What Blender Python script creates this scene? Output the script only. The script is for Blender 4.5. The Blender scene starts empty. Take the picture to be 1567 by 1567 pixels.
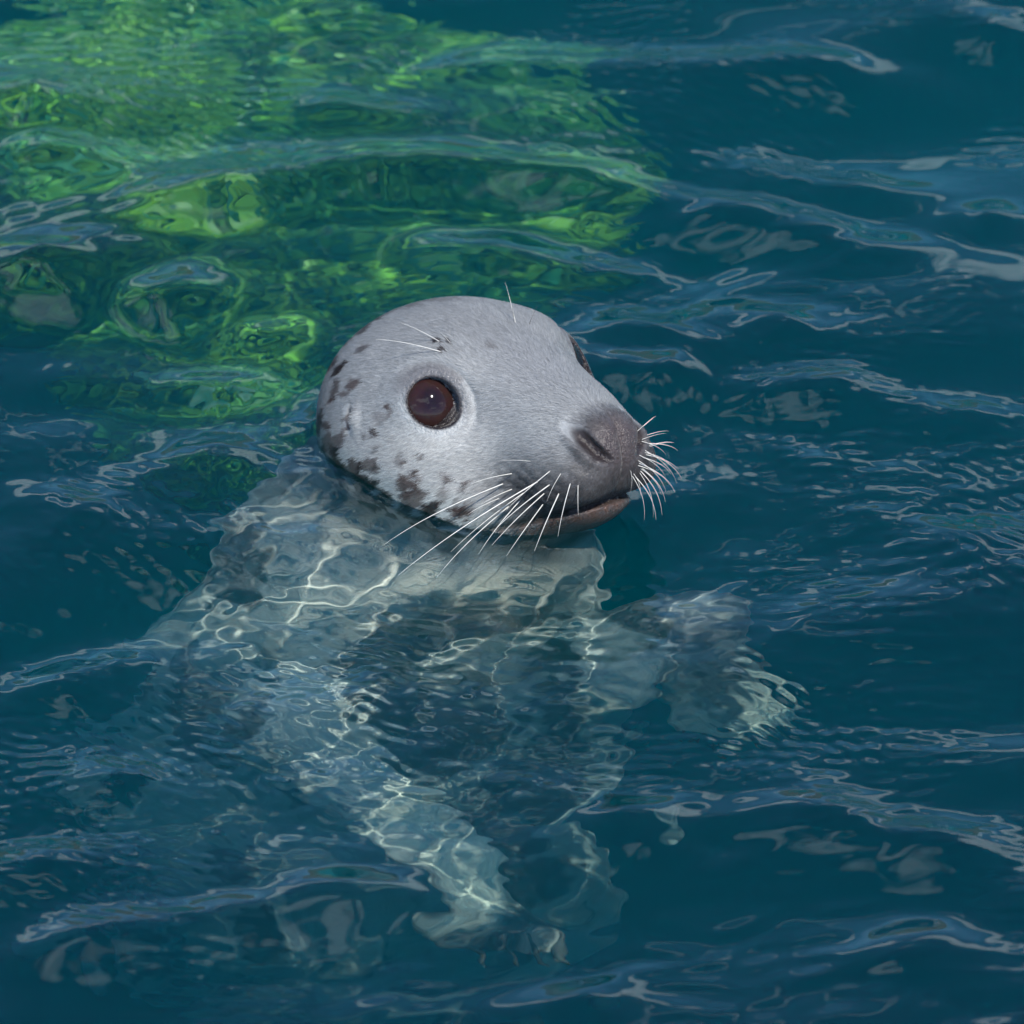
import bpy, bmesh, math, random
import numpy as np
from math import sin, cos, radians, pi, sqrt, atan2
from mathutils import Vector, Matrix
sc = bpy.context.scene
C = sc.collection

# ---------------------------------------------------------------- camera (metres; the scene is 1:1)
ELEV, DIST, FRAME = radians(33.0), 5.0, 0.627          # looking down from a quay, long lens
cam = bpy.data.cameras.new('camera'); cam_o = bpy.data.objects.new('camera', cam); C.objects.link(cam_o)
cam.sensor_width = 36.0; cam.lens = 36.0*DIST/FRAME; cam.clip_start = 0.1; cam.clip_end = 3000
CAM = np.array([0.0, -DIST*cos(ELEV), DIST*sin(ELEV)])
cam_o.location = CAM; cam_o.rotation_euler = (pi/2 - ELEV, 0, 0); sc.camera = cam_o
cam.dof.use_dof = True; cam.dof.focus_distance = 4.93; cam.dof.aperture_fstop = 11.0
SUN_EL, SUN_AZ = radians(54.0), radians(20.0)          # azimuth from the camera's side towards picture right
SUN = np.array([sin(SUN_AZ)*cos(SUN_EL), -cos(SUN_AZ)*cos(SUN_EL), sin(SUN_EL)])

# ---------------------------------------------------------------- sky with broken cloud, sun
world = bpy.data.worlds.new('World'); sc.world = world; world.use_nodes = True
nt = world.node_tree; bg = nt.nodes['Background']
sky = nt.nodes.new('ShaderNodeTexSky'); sky.sky_type = 'NISHITA'; sky.sun_disc = False
sky.sun_elevation = SUN_EL; sky.sun_rotation = atan2(SUN[0], SUN[1]); sky.dust_density = 0.0; sky.air_density = 0.8; sky.ozone_density = 8.0
bg.inputs['Strength'].default_value = 0.15
def wn(t, **kw):
    n = nt.nodes.new(t)
    for k, v in kw.items(): setattr(n, k, v)
    return n
tc = wn('ShaderNodeTexCoord'); sep = wn('ShaderNodeSeparateXYZ'); nt.links.new(tc.outputs['Generated'], sep.inputs[0])
zc = wn('ShaderNodeMath', operation='MAXIMUM'); nt.links.new(sep.outputs['Z'], zc.inputs[0]); zc.inputs[1].default_value = 0.02
za = wn('ShaderNodeMath', operation='ADD'); nt.links.new(zc.outputs[0], za.inputs[0]); za.inputs[1].default_value = 0.12
dv = wn('ShaderNodeVectorMath', operation='DIVIDE'); nt.links.new(tc.outputs['Generated'], dv.inputs[0])
cb = wn('ShaderNodeCombineXYZ')
for i in range(3): nt.links.new(za.outputs[0], cb.inputs[i])
nt.links.new(cb.outputs[0], dv.inputs[1])
nz = wn('ShaderNodeTexNoise'); nz.inputs['Scale'].default_value = 1.15; nz.inputs['Detail'].default_value = 7.0; nz.inputs['Roughness'].default_value = 0.55
mp = wn('ShaderNodeMapping'); mp.inputs['Location'].default_value = (9.0, 14.2, 3.0)
nt.links.new(dv.outputs[0], mp.inputs[0]); nt.links.new(mp.outputs[0], nz.inputs['Vector'])
cr = wn('ShaderNodeValToRGB'); cr.color_ramp.elements[0].position = 0.560; cr.color_ramp.elements[1].position = 0.605
nt.links.new(nz.outputs['Fac'], cr.inputs[0])
up_ = wn('ShaderNodeMath', operation='GREATER_THAN'); nt.links.new(sep.outputs['Z'], up_.inputs[0]); up_.inputs[1].default_value = 0.0
cmul = wn('ShaderNodeMath', operation='MULTIPLY'); nt.links.new(cr.outputs[0], cmul.inputs[0]); nt.links.new(up_.outputs[0], cmul.inputs[1])
mx = wn('ShaderNodeMix', data_type='RGBA'); nt.links.new(cmul.outputs[0], mx.inputs['Factor'])
nt.links.new(sky.outputs[0], mx.inputs['A']); mx.inputs['B'].default_value = (8.5, 10.0, 11.5, 1)
nt.links.new(mx.outputs['Result'], bg.inputs['Color'])
sun = bpy.data.lights.new('sun', 'SUN'); sun.energy = 4.3; sun.angle = radians(0.5); sun.color = (1.0, 0.95, 0.88)
sun_o = bpy.data.objects.new('sun', sun); C.objects.link(sun_o)
sun_o.rotation_euler = Vector(SUN).to_track_quat('Z', 'Y').to_euler(); sun_o.location = (0, 0, 6)
sun.cycles.is_caustics_light = True
vs_ = sc.view_settings; vs_.view_transform = 'Standard'; vs_.look = 'None'; vs_.exposure = 0.36; vs_.gamma = 1.0; vs_.use_curve_mapping = False
cy = sc.cycles
cy.max_bounces = 8; cy.transmission_bounces = 8; cy.transparent_max_bounces = 8; cy.volume_bounces = 2; cy.diffuse_bounces = 3
cy.use_adaptive_sampling = True; cy.adaptive_threshold = 0.03
cy.glossy_bounces = 4; cy.blur_glossy = 1.0; cy.caustics_refractive = True; cy.caustics_reflective = False
cy.sample_clamp_indirect = 6.0; cy.use_denoising = True

# ---------------------------------------------------------------- helpers
def mesh_obj(name, verts, faces, mat=None, parent=None, smooth=True):
    me = bpy.data.meshes.new(name)
    v = np.asarray(verts, np.float32); f = np.asarray(faces)
    if f.dtype != object and f.ndim == 2:
        k = f.shape[1]
        me.vertices.add(len(v)); me.vertices.foreach_set('co', v.ravel())
        me.loops.add(f.size); me.loops.foreach_set('vertex_index', f.astype(np.int32).ravel())
        me.polygons.add(len(f)); me.polygons.foreach_set('loop_start', np.arange(0, f.size, k, dtype=np.int32))
        me.update(calc_edges=True)
    else: me.from_pydata(v.tolist(), [], [list(map(int, q)) for q in faces])
    me.polygons.foreach_set('use_smooth', np.full(len(me.polygons), smooth, bool))
    me.validate()
    if mat is not None: me.materials.append(mat)
    o = bpy.data.objects.new(name, me); C.objects.link(o)
    if parent is not None: o.parent = parent
    return o
def tag(o, label=None, cat=None, group=None, kind=None):
    for k, v in (('label', label), ('category', cat), ('group', group), ('kind', kind)):
        if v: o[k] = v
    return o
def empty(name, loc):
    o = bpy.data.objects.new(name, None); o.empty_display_size = 0.05; o.location = loc; C.objects.link(o); return o
def material(name):
    m = bpy.data.materials.new(name); m.use_nodes = True
    return m, m.node_tree, m.node_tree.nodes['Principled BSDF']
def node(nt, t, **kw):
    n = nt.nodes.new(t)
    for k, v in kw.items():
        if k.startswith('in_'): n.inputs[k[3:].replace('_', ' ')].default_value = v
        else: setattr(n, k, v)
    return n
FW = np.array([0, cos(ELEV), -sin(ELEV)]); UP = np.array([0, sin(ELEV), cos(ELEV)])
def pixel_ray(px, py):                                  # photograph pixel (1567 wide) -> direction
    s = FRAME/1567.0/DIST
    d = FW + np.array([1.0, 0, 0])*((px - 783.5)*s) + UP*((783.5 - py)*s)
    return d/np.linalg.norm(d)
def on_plane(px, py, z=0.0):
    d = pixel_ray(px, py); return CAM + d*((z - CAM[2])/d[2])
def under_water(px, py, depth):                         # the same, bent at a flat surface
    d = pixel_ray(px, py); p = on_plane(px, py)
    h = d[:2]/1.333; v = sqrt(1 - h @ h)
    return np.array([p[0] + h[0]/v*depth, p[1] + h[1]/v*depth, -depth])
def vnoise(P, scale, seed=0, octaves=4, rough=0.5):     # value noise, any dimension 2 or 3
    P = np.asarray(P, float)*scale; out = 0; amp = 1; tot = 0
    for o in range(octaves):
        Q = P*2**o + 17.3*o + seed*7.77
        I = np.floor(Q).astype(np.int64); F = Q - I; F = F*F*(3 - 2*F)
        n = P.shape[-1]; r = 0
        for c in range(2**n):
            b = [(c >> k) & 1 for k in range(n)]
            h = np.zeros(I.shape[:-1], np.int64); w = 1
            for k in range(n):
                h = h*73856093 ^ ((I[..., k] + b[k])*[19349663, 83492791, 50331653][k])
                w = w*(F[..., k] if b[k] else 1 - F[..., k])
            h = (h ^ (h >> 13))*1274126177 & 0x7fffffff; h = (h ^ (h >> 15))*2246822519 & 0x7fffffff
            r = r + w*(h/0x7fffffff)
        out = out + amp*r; tot += amp; amp *= rough
    return out/tot

# ---------------------------------------------------------------- seal shape (centimetres, signed distance field)
YAW, PITCH, ROLL = radians(40.5), radians(19.5), radians(7.0)
HEAD0 = np.array([-0.5, 5.98, 5.65])
def head_axes():
    F = np.array([sin(YAW)*cos(PITCH), -cos(YAW)*cos(PITCH), sin(PITCH)])
    L0 = np.array([cos(YAW), sin(YAW), 0.0]); U0 = np.cross(F, L0)
    L = L0*cos(ROLL) - U0*sin(ROLL)
    return np.stack([F, L, np.cross(F, L)], 1)
HR = head_axes()
def to_head(P): return (P - HEAD0) @ HR
def to_world(P): return np.asarray(P, float) @ HR.T + HEAD0

def ell(P, c, r):
    q = P - np.asarray(c, P.dtype); r = np.asarray(r, P.dtype)
    k0 = np.sqrt(((q/r)**2).sum(-1)); k1 = np.sqrt(((q/r**2)**2).sum(-1)) + 1e-6
    return k0*(k0 - 1.0)/k1
def ellr(P, c, r, M):
    q = (P - np.asarray(c, P.dtype)) @ M.astype(P.dtype)
    return ell(q, (0, 0, 0), r)
def cap(P, a, b, ra, rb):
    a = np.asarray(a, P.dtype); b = np.asarray(b, P.dtype); ba = b - a
    t = np.clip(((P - a) @ ba)/(ba @ ba), 0, 1)
    return np.sqrt((((P - a) - t[..., None]*ba)**2).sum(-1)) - (ra + (rb - ra)*t)
def smin(a, b, k):
    h = np.maximum(k - np.abs(a - b), 0)/k
    return np.minimum(a, b) - h*h*k*0.25
def smax(a, b, k): return -smin(-a, -b, k)
def gauss(P, c, s): return np.exp(-(((P - np.asarray(c, P.dtype))/np.asarray(s, P.dtype))**2).sum(-1))
def sstep(a, b, x):
    t = np.clip((x - a)/(b - a), 0, 1); return t*t*(3 - 2*t)

EYE_R = 2.45; EYE_C = np.array([0.10, 5.70, 0.19]) - np.array([0.830, 0.470, 0.300])*2.33
GAZE = np.array([0.83, 0.47, 0.30]); GAZE /= np.linalg.norm(GAZE)
def eye_frame(side):
    g = GAZE*np.array([1, side, 1])
    f = np.array([0.62, -0.10*side, -0.42]); f -= g*(f @ g); f /= np.linalg.norm(f)   # towards the inner corner
    u = np.cross(f, g)*(-side); 
    if u[2] < 0: u = -u
    return g, f, u
def mouth_z(x):
    return np.interp(x, [-2, 1.0, 3.0, 5.5, 8.0, 10.0, 11.5, 13], [-6.9, -7.6, -7.8, -7.4, -6.8, -6.35, -6.15, -6.1])

def sdf_head(P, detail=True):
    S = P*np.array([1, -1, 1], P.dtype); S = np.where(P[..., 1:2] < 0, S, P)   # mirrored to +y
    d = ell(S, (-4.9, 0, -1.5), (8.7, 7.6, 6.1))
    d = smin(d, ell(S, (2.0, 0, -2.75), (6.6, 4.5, 4.4)), 3.0)
    d = smin(d, ell(S, (-2.5, 3.1, -4.7), (5.3, 4.4, 4.4)), 3.0)                  # cheek
    d = smin(d, ell(S, (6.3, 0, -3.6), (4.8, 3.2, 3.0)), 2.4)                     # muzzle
    d = smin(d, ell(S, (7.3, 1.95, -4.65), (3.4, 2.15, 2.15)), 1.4)                  # whisker pad
    d = smin(d, ell(S, (9.75, 0.55, -2.8), (1.3, 1.35, 1.75)), 1.0)              # nose
    d = smin(d, ell(S, (3.9, 0, -7.0), (5.2, 3.5, 1.8)), 0.9)                     # lower jaw
    d = smin(d, ell(S, (0.0, 2.6, -7.0), (5.0, 3.8, 2.6)), 2.0)                   # jowl
    d = smin(d, ell(S, (-1.5, 3.2, 1.2), (2.2, 1.5, 1.4)), 2.2)                   # brow
    if detail:
        # shallow saddle in front of the brow and hollow round the eye
        d = d + 0.5*gauss(S, (2.4, 4.6, -0.4), (2.0, 1.7, 1.5))
        # eyelids: a shell over the eyeball with an almond opening
        E = EYE_C.astype(P.dtype)
        g, f, u = eye_frame(1)
        q = S - E
        a = q @ f.astype(P.dtype); b = q @ u.astype(P.dtype); c = q @ g.astype(P.dtype)
        r = np.sqrt((q*q).sum(-1))
        d = smin(d, r - (EYE_R + 0.07), 0.8)
        rim = np.sqrt(((a - 0.10)/np.where(a > 0.1, 1.76, 1.52))**2 + (b/np.where(b > 0, 1.40, 1.46))**2)
        hole = np.where(c > 0, (rim - 1.0)*1.42, 3.0)
        d = smax(d, -hole, 0.22)
        d = np.where(c > 0, smin(d, np.where(rim < 1.6, r - (EYE_R - 0.05), 9.0), 0.02), d)
        # crease above the lid
        d = d + 0.10*np.exp(-((rim - 1.62)/0.16)**2)*sstep(-0.4, 0.9, b)*(c > 0)
        # mouth crease, deeper in front
        zm = mouth_z(P[..., 0]); w = np.where(P[..., 2] > zm, 0.30, 0.16)
        mm = np.exp(-((P[..., 2] - zm)/w)**2)*sstep(0.2, 3.2, P[..., 0])
        d = d + 0.34*mm
        d = d - 0.07*np.exp(-((P[..., 2] - zm + 0.5)/0.32)**2)*sstep(0.5, 4.0, P[..., 0])    # lower lip roll
        # nostril slit
        n1 = cap(S, (8.7, 2.35, -1.05), (9.8, 2.15, -1.75), 0.12, 0.34)
        n2 = cap(S, (9.8, 2.15, -1.75), (10.8, 1.60, -3.00), 0.34, 0.34)
        n3 = cap(S, (10.8, 1.60, -3.00), (11.5, 0.90, -3.75), 0.30, 0.10)
        nn = np.minimum(np.minimum(n1, n2), n3)
        d = smax(d, -nn, 0.25)
        d = d - 0.30*np.exp(-((np.sqrt(np.maximum(nn + 0.1, 0)) - 0.72)/0.22)**2)*gauss(S, (10.0, 2.4, -2.9), (1.4, 1.2, 1.2))   # nostril wing
        # cleft between the nostrils, running down to the lip
        d = d + 0.20*np.exp(-(P[..., 1]/0.22)**2)*sstep(9.6, 10.9, P[..., 0])*sstep(-6.4, -4.6, P[..., 2])*sstep(-1.4, -2.4, P[..., 2])
        # whisker beds: rows of low bumps over the pad
        pad = gauss(S, (7.6, 4.4, -5.0), (2.6, 2.2, 1.5))
        d = d - 0.07*pad*(np.sin(S[..., 0]*5.4 + S[..., 2]*1.2)*np.sin(S[..., 2]*6.4 - S[..., 0]*1.0))
        # ear pit
        d = d + 0.85*np.exp(-(((S[..., 0] + 5.6)/0.26)**2 + ((S[..., 2] + 1.0 + 0.35*(S[..., 0] + 5.6))/0.50)**2))*(S[..., 1] > 3)
        d = d - 0.30*np.exp(-(((S[..., 0] + 4.95)/0.42)**2 + ((S[..., 2] + 0.9)/0.70)**2))*(S[..., 1] > 3)
        # brow whisker mound
        d = d - 0.12*gauss(S, (-1.1, 3.1, 3.2), (0.7, 0.7, 0.7))
    return d

BODY = [((-5.0, 9.5, -1.5), 6.6), ((-4.8, 9.8, -10.0), 7.4), ((-6.4, 8.6, -18), 10.8), ((-8.6, 7.0, -29), 14.4),
        ((-9.4, 6.0, -43), 15.4), ((-9.8, 10.0, -62), 15.0), ((-10, 22, -88), 13.0), ((-10, 30, -112), 8.0), ((-10, 36, -128), 4.5)]
# front flippers: a chain of flattened blobs, forearm then paddle (centre, radii, blade normal, pointing)
def frame(point, normal):
    p = np.array(point, float); p /= np.linalg.norm(p); n = np.array(normal, float); n -= p*(n @ p); n /= np.linalg.norm(n)
    return np.stack([p, n, np.cross(p, n)], 1)
def uw(px, py, d): return under_water(px, py, d)*100
FLIP = [dict(root=uw(470, 1120, .21), wrist=uw(560, 1215, .23), tip=uw(805, 1462, .34), normal=(0.62, -0.35, 0.70), wid=(2.2, 3.0), arm=(4.6, 2.7)),
        dict(root=uw(930, 1010, .23), wrist=uw(1075, 970, .23), tip=uw(1140, 1115, .33), normal=(0.25, -0.80, 0.55), wid=(2.0, 3.0), arm=(3.6, 2.0))]
def digits(fl):
    a, b = fl['wrist'], fl['tip']; M = frame(b - a, fl['normal']); L = np.linalg.norm(b - a)
    out = []
    for i in range(5):
        s = (i - 2)/2.0
        e0 = np.array([-0.5, 0.0, s*fl['wid'][0]*0.55]); e1 = np.array([L*(1.0 - 0.17*abs(s + 0.5)), 0.4*(1 - s*s), s*fl['wid'][1]])
        out.append((e0, e1))
    return a, M, out
def sdf_flip(P, fl):
    a, M, dg = digits(fl)
    q = (P - a.astype(P.dtype)) @ M.astype(P.dtype); k = np.array([1, 1.3, 1], P.dtype)
    d = None
    for e0, e1 in dg:                                         # five digits fanning out of the wrist, webbed together
        dd = cap(q*k, e0*k, e1*k, 1.7, 0.75)
        d = dd if d is None else smin(d, dd, 1.3)
    return smin(d, cap(P, fl['root'], fl['wrist'], fl['arm'][0], fl['arm'][1]), 2.5)
THROAT = to_world(np.array([[1.2, 0.0, -6.0]]))[0]
def sdf_body(P):
    d = None
    for (a, ra), (b, rb) in zip(BODY[:-1], BODY[1:]):
        dd = cap(P, a, b, ra, rb)
        d = dd if d is None else smin(d, dd, 5.0)
    d = smin(d, cap(P, THROAT, (-3.6, 4.6, -14.0), 3.9, 8.2), 3.0)          # throat, straight down from the jaw
    for fl in FLIP: d = smin(d, sdf_flip(P, fl), 2.5)
    for s in (-1, 1):                                         # hind flippers
        d = smin(d, cap(P*np.array([1, 1, 1], P.dtype), (-10, 36, -126), (-10 + s*7, 40, -148), 3.2, 1.6), 3.0)
    return d
def sdf(P, detail=True):
    d = sdf_body(P)
    m = P[..., 2] > -16
    if m.any():
        h = sdf_head(to_head(P[m].astype(np.float64)).astype(P.dtype), detail)
        dm = d[m]; d[m] = smin(dm, h, 4.5) if not detail else blend_head(P[m], dm, h)
    return d
def blend_head(P, b, h):
    k = 3.5
    return smin(b, h, k)

def surface_nets(f, lo, hi, step):
    ax = [np.arange(l, u + step, step, dtype=np.float32) for l, u in zip(lo, hi)]
    G = np.stack(np.meshgrid(*ax, indexing='ij'), -1)
    V = np.empty(G.shape[:3], np.float32)
    for i in range(G.shape[0]): V[i] = f(G[i].reshape(-1, 3)).reshape(G.shape[1:3])
    s = V < 0
    nx, ny, nz = (n - 1 for n in V.shape)
    acc = np.zeros((nx, ny, nz, 3), np.float32); cnt = np.zeros((nx, ny, nz), np.float32)
    corners = [(i, j, k) for i in (0, 1) for j in (0, 1) for k in (0, 1)]
    sl = lambda c: tuple(slice(o, o + n) for o, n in zip(c, (nx, ny, nz)))
    for c in corners:
        for a in range(3):
            if c[a]: continue
            c2 = list(c); c2[a] = 1; c2 = tuple(c2)
            v0, v1 = V[sl(c)], V[sl(c2)]
            x = (v0 < 0) != (v1 < 0)
            t = np.where(x, v0/np.where(x, v0 - v1, 1), 0)
            for b in range(3):
                acc[..., b] += np.where(x, (t if b == a else c[b]), 0)
            cnt += x
    act = cnt > 0
    idx = -np.ones(act.shape, np.int64); idx[act] = np.arange(act.sum())
    I = np.argwhere(act)
    verts = (np.array(lo) + (I + acc[act]/cnt[act][:, None])*step)
    faces = []
    for a in range(3):
        b, c = (a + 1) % 3, (a + 2) % 3
        s0 = [slice(None)]*3; s1 = [slice(None)]*3
        s0[a] = slice(0, -1); s1[a] = slice(1, None)
        x = s[tuple(s0)] != s[tuple(s1)]
        E = np.argwhere(x)
        E = E[(E[:, b] > 0) & (E[:, c] > 0) & (E[:, b] < V.shape[b] - 1) & (E[:, c] < V.shape[c] - 1)]
        fl = s[tuple(s0)][E[:, 0], E[:, 1], E[:, 2]]
        q = []
        for ob, oc in ((1, 1), (0, 1), (0, 0), (1, 0)):
            F = E.copy(); F[:, b] -= ob; F[:, c] -= oc
            q.append(idx[F[:, 0], F[:, 1], F[:, 2]])
        q = np.stack(q, 1)
        q = np.where(fl[:, None], q, q[:, ::-1])
        faces.append(q)
    return verts, np.concatenate(faces)
def gradient(f, P, e=0.02):
    g = np.stack([(f(P + d) - f(P - d)) for d in np.eye(3)*e], -1)/(2*e)
    return g
def project(f, P, n=3, e=0.02, lim=0.4):
    for _ in range(n):
        g = gradient(f, P, e); v = f(P)
        P = P - np.clip(v/np.maximum((g*g).sum(-1), 0.05), -lim, lim)[:, None]*g
    return P

# ---------------------------------------------------------------- sea surface: one sheet to the horizon, fine where the camera looks
def axis(lo, hi, step, far, n):
    t = np.linspace(0, 1, n + 1)[1:]
    g = step*((far/step)**t)
    return np.concatenate([lo - np.cumsum(g)[::-1]*0 - (g - step + step*np.arange(1, n + 1))[::-1], np.arange(lo, hi, step), hi + (g - step + step*np.arange(1, n + 1))])
STEP = 0.0014
AX = axis(-0.40, 0.40, STEP, 400.0, 60); AY = axis(-0.64, 0.80, STEP, 400.0, 60)
X, Y = np.meshgrid(AX, AY)
rng = np.random.default_rng(11)
near = np.exp(-(np.maximum(np.hypot(X/1.2, (Y - 0.1)/1.4) - 1.0, 0)/2.0)**2)       # short waves only where the sheet can carry them
gust = lambda sc_, sd, lo, hi: sstep(lo, hi, vnoise(np.stack([X, Y*0.6], -1).clip(-3, 3), sc_, sd, 3))
def train(n, l0, l1, slope, th0, spread, mod=None):
    Z = np.zeros_like(X)
    for i in range(n):
        lam = l0*(l1/l0)**rng.random(); k = 2*pi/lam; th = th0 + rng.normal(0, spread); ph = rng.random()*2*pi
        dx, dy = cos(th), sin(th)
        ph2 = 0.8*np.sin((X*dy - Y*dx)*k*0.13 + rng.random()*6.28)                 # crests wander
        Z += slope/k*sqrt(2.0/n)*np.sin(k*(X*dx + Y*dy) + ph + ph2)
    return Z if mod is None else Z*mod
def sstep(a, b, x):
    t = np.clip((x - a)/(b - a), 0, 1); return t*t*(3 - 2*t)
Z = train(9, 0.9, 3.0, 0.035, pi/2 + 0.3, 0.35)*np.exp(-(np.hypot(X, Y)/40)**2)
Z += near*train(14, 0.16, 0.42, 0.070, pi/2 + 0.22, 0.28)
Z += near*train(16, 0.06, 0.15, 0.058, pi/2 + 0.25, 0.42, 0.35 + 0.9*gust(3.5, 1, .35, .65))
Z += near*train(10, 0.034, 0.060, 0.026, pi/2 + 0.1, 0.55, 0.15 + 1.1*gust(6, 2, .42, .66))
# capillary ripples too fine for the sheet's facets: carried as its shading normal
R = near*train(12, 0.016, 0.030, 0.034, pi/2 + 0.1, 0.55, 0.10 + 1.1*gust(6, 2, .42, .66))
R += near*train(14, 0.009, 0.016, 0.055, pi/2 + 0.15, 0.36, 1.2*gust(8, 3, .50, .70))
R += near*train(14, 0.009, 0.015, 0.055, pi/2 - 0.6, 0.32, 1.2*gust(7, 5, .54, .72))
# rings spreading from the waterline of the head, measured with the seal's own shape
RAD = np.full(X.shape, 9.0)
inb = (np.abs(X) < 0.6) & (np.abs(Y) < 0.9)
cgx, cgy = np.linspace(-60, 60, 201), np.linspace(-90, 90, 301)
GX, GY = np.meshgrid(cgx, cgy)
GD = sdf(np.stack([GX, GY, 0*GX], -1).reshape(-1, 3), False).reshape(GX.shape)
def bil(G, x, y):
    u = np.clip((x + 60)/120*200, 0, 199.999); v = np.clip((y + 90)/180*300, 0, 299.999)
    i, j = u.astype(int), v.astype(int); fu, fv = u - i, v - j
    return (G[j, i]*(1 - fu) + G[j, i + 1]*fu)*(1 - fv) + (G[j + 1, i]*(1 - fu) + G[j + 1, i + 1]*fu)*fv
RAD[inb] = bil(GD, X[inb]*100, Y[inb]*100)/100
chop = np.exp(-(np.maximum(RAD, 0)/0.17)**2)
wob = 0.03*vnoise(np.stack([X, Y], -1).clip(-3, 3), 7, 8, 3)
for lam, sl in ((0.011, 0.040), (0.0165, 0.045), (0.030, 0.040), (0.05, 0.040)):
    W_ = chop*sl*lam/(2*pi)*np.sin(2*pi/lam*(RAD + wob) + lam*500)*(0.2 + 1.2*gust(7 if lam < .02 else 4, int(lam*1000), .38, .65))
    if lam < .02: R += W_
    else: Z += W_
body_chop = np.exp(-(((X + 0.06)/0.20)**2 + ((Y + 0.11)/0.25)**2))
Z += body_chop*train(14, 0.032, 0.10, 0.090, pi/2 + 0.5, 0.9)
Z += body_chop*train(16, 0.017, 0.034, 0.048, pi/2 + 0.2, 1.3)
R += body_chop*train(14, 0.010, 0.020, 0.070, pi/2 + 0.2, 0.7)
# crests read off the photograph: each a low ridge, gentle towards the camera, steeper behind
RIDGES = [
 ([(640, 92), (800, 78), (1000, 84), (1200, 84), (1400, 98)], 1.0, .9),
 ([(150, 290), (300, 296), (450, 275), (600, 250), (750, 243), (900, 260), (1050, 283), (1180, 312), (1300, 353), (1440, 366)], 1.25, 1.15),
 ([(590, 358), (750, 366), (880, 384), (1010, 405)], 0.95, .8),
 ([(860, 490), (960, 486), (1045, 504)], 0.9, .8),
 ([(905, 535), (1000, 565), (1110, 588), (1250, 602), (1400, 612), (1567, 628)], 1.1, 1.0),
 ([(1215, 1205), (1255, 1258), (1330, 1290), (1430, 1303), (1567, 1352)], 1.3, 1.0),
 ([(-20, 1515), (120, 1468), (300, 1440), (480, 1402), (600, 1398), (705, 1425)], 1.15, 1.0),
 ([(-20, 448), (60, 415), (135, 392)], 1.35, 1.1), ([(175, 478), (270, 446), (365, 440)], 1.25, .9),
 ([(10, 226), (70, 222), (140, 236), (205, 272)], 1.25, .9), ([(1040, 205), (1200, 240), (1430, 266)], 0.95, .9),
 ([(360, 497), (480, 492)], 1.1, .7), ([(155, 582), (300, 580), (440, 603)], 0.85, .8), ([(430, 162), (540, 150), (640, 150)], 1.0, .7),
 ([(1270, 1462), (1400, 1462), (1545, 1492)], 0.9, 1.0), ([(1350, 806), (1450, 832), (1567, 826)], 0.85, .8),
 ([(840, 1545), (945, 1528)], .9, .8), ([(890, 1300), (1055, 1256)], .85, .8), ([(-10, 785), (80, 775), (165, 803)], .85, 1.0),
 ([(262, 668), (330, 700), (405, 722)], .9, .9), ([(20, 1075), (130, 1040), (262, 990)], .9, 1.0), ([(100, 1180), (240, 1216)], .9, .9),
 ([(1480, 308), (1567, 322)], 1.1, 1.0), ([(1480, 10), (1567, 34)], 1.2, 1.0), ([(1130, 470), (1250, 500)], .8, .7),
 ([(180, 1440), (250, 1430)], .8, .8), ([(30, 1335), (120, 1320)], .8, .8), ([(1090, 640), (1300, 700)], .7, .8), ([(0, 130), (90, 140)], 1.0, 1.0),
]
fine = (slice(60, -60), slice(60, -60))
Xf, Yf = X[fine], Y[fine]; Zr = np.zeros_like(Xf)
wobx = 0.020*(vnoise(np.stack([Xf, Yf], -1), 14, 21, 3) - .5); woby = 0.026*(vnoise(np.stack([Xf, Yf], -1), 14, 22, 3) - .5)
for pts, amp, wid in RIDGES:
    Q = np.array([on_plane(*p)[:2] for p in pts])
    best = np.full(Xf.shape, 9.0); side = np.zeros_like(Xf); along = np.zeros_like(Xf); L = 0
    seg = np.linalg.norm(np.diff(Q, axis=0), axis=1); tot = seg.sum()
    for a, b, l in zip(Q[:-1], Q[1:], seg):
        t = (b - a)/l; rx, ry = Xf + wobx - a[0], Yf + woby - a[1]
        u = np.clip(rx*t[0] + ry*t[1], 0, l); ex, ey = rx - u*t[0], ry - u*t[1]
        d = np.hypot(ex, ey); s = -rx*t[1] + ry*t[0]; s *= 1 if t[0] > 0 else -1
        m = d < best; best = np.where(m, d, best); side = np.where(m, s, side); along = np.where(m, L + u, along); L += l
    w = (0.030 - 0.006*np.clip(side/(best + 0.002), -1, 1))*wid
    taper = sstep(-0.01, min(0.06, tot*.4), along)*sstep(-0.01, min(0.06, tot*.4), tot - along)
    br_ = vnoise(np.stack([along, 0*along + len(pts) + amp*9], -1), 22.0, 77, 3)
    h = 0.0090*amp*wid*np.exp(-(best/(w*(0.75 + 0.5*br_)))**2)*(0.25 + 0.75*taper)*(0.45 + 0.95*br_)
    Zr = np.maximum(Zr, h) + 0.25*np.minimum(Zr, h)
for _ in range(3):                                      # round off the joints between crest segments
    for ax_ in (0, 1):
        pad_ = np.concatenate([np.take(Zr, [0, 0, 0], ax_), Zr, np.take(Zr, [-1, -1, -1], ax_)], ax_)
        Zr = sum(np.take(pad_, np.arange(k, k + Zr.shape[ax_]), ax_) for k in range(7))/7.0
Z[fine] += Zr
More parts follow.
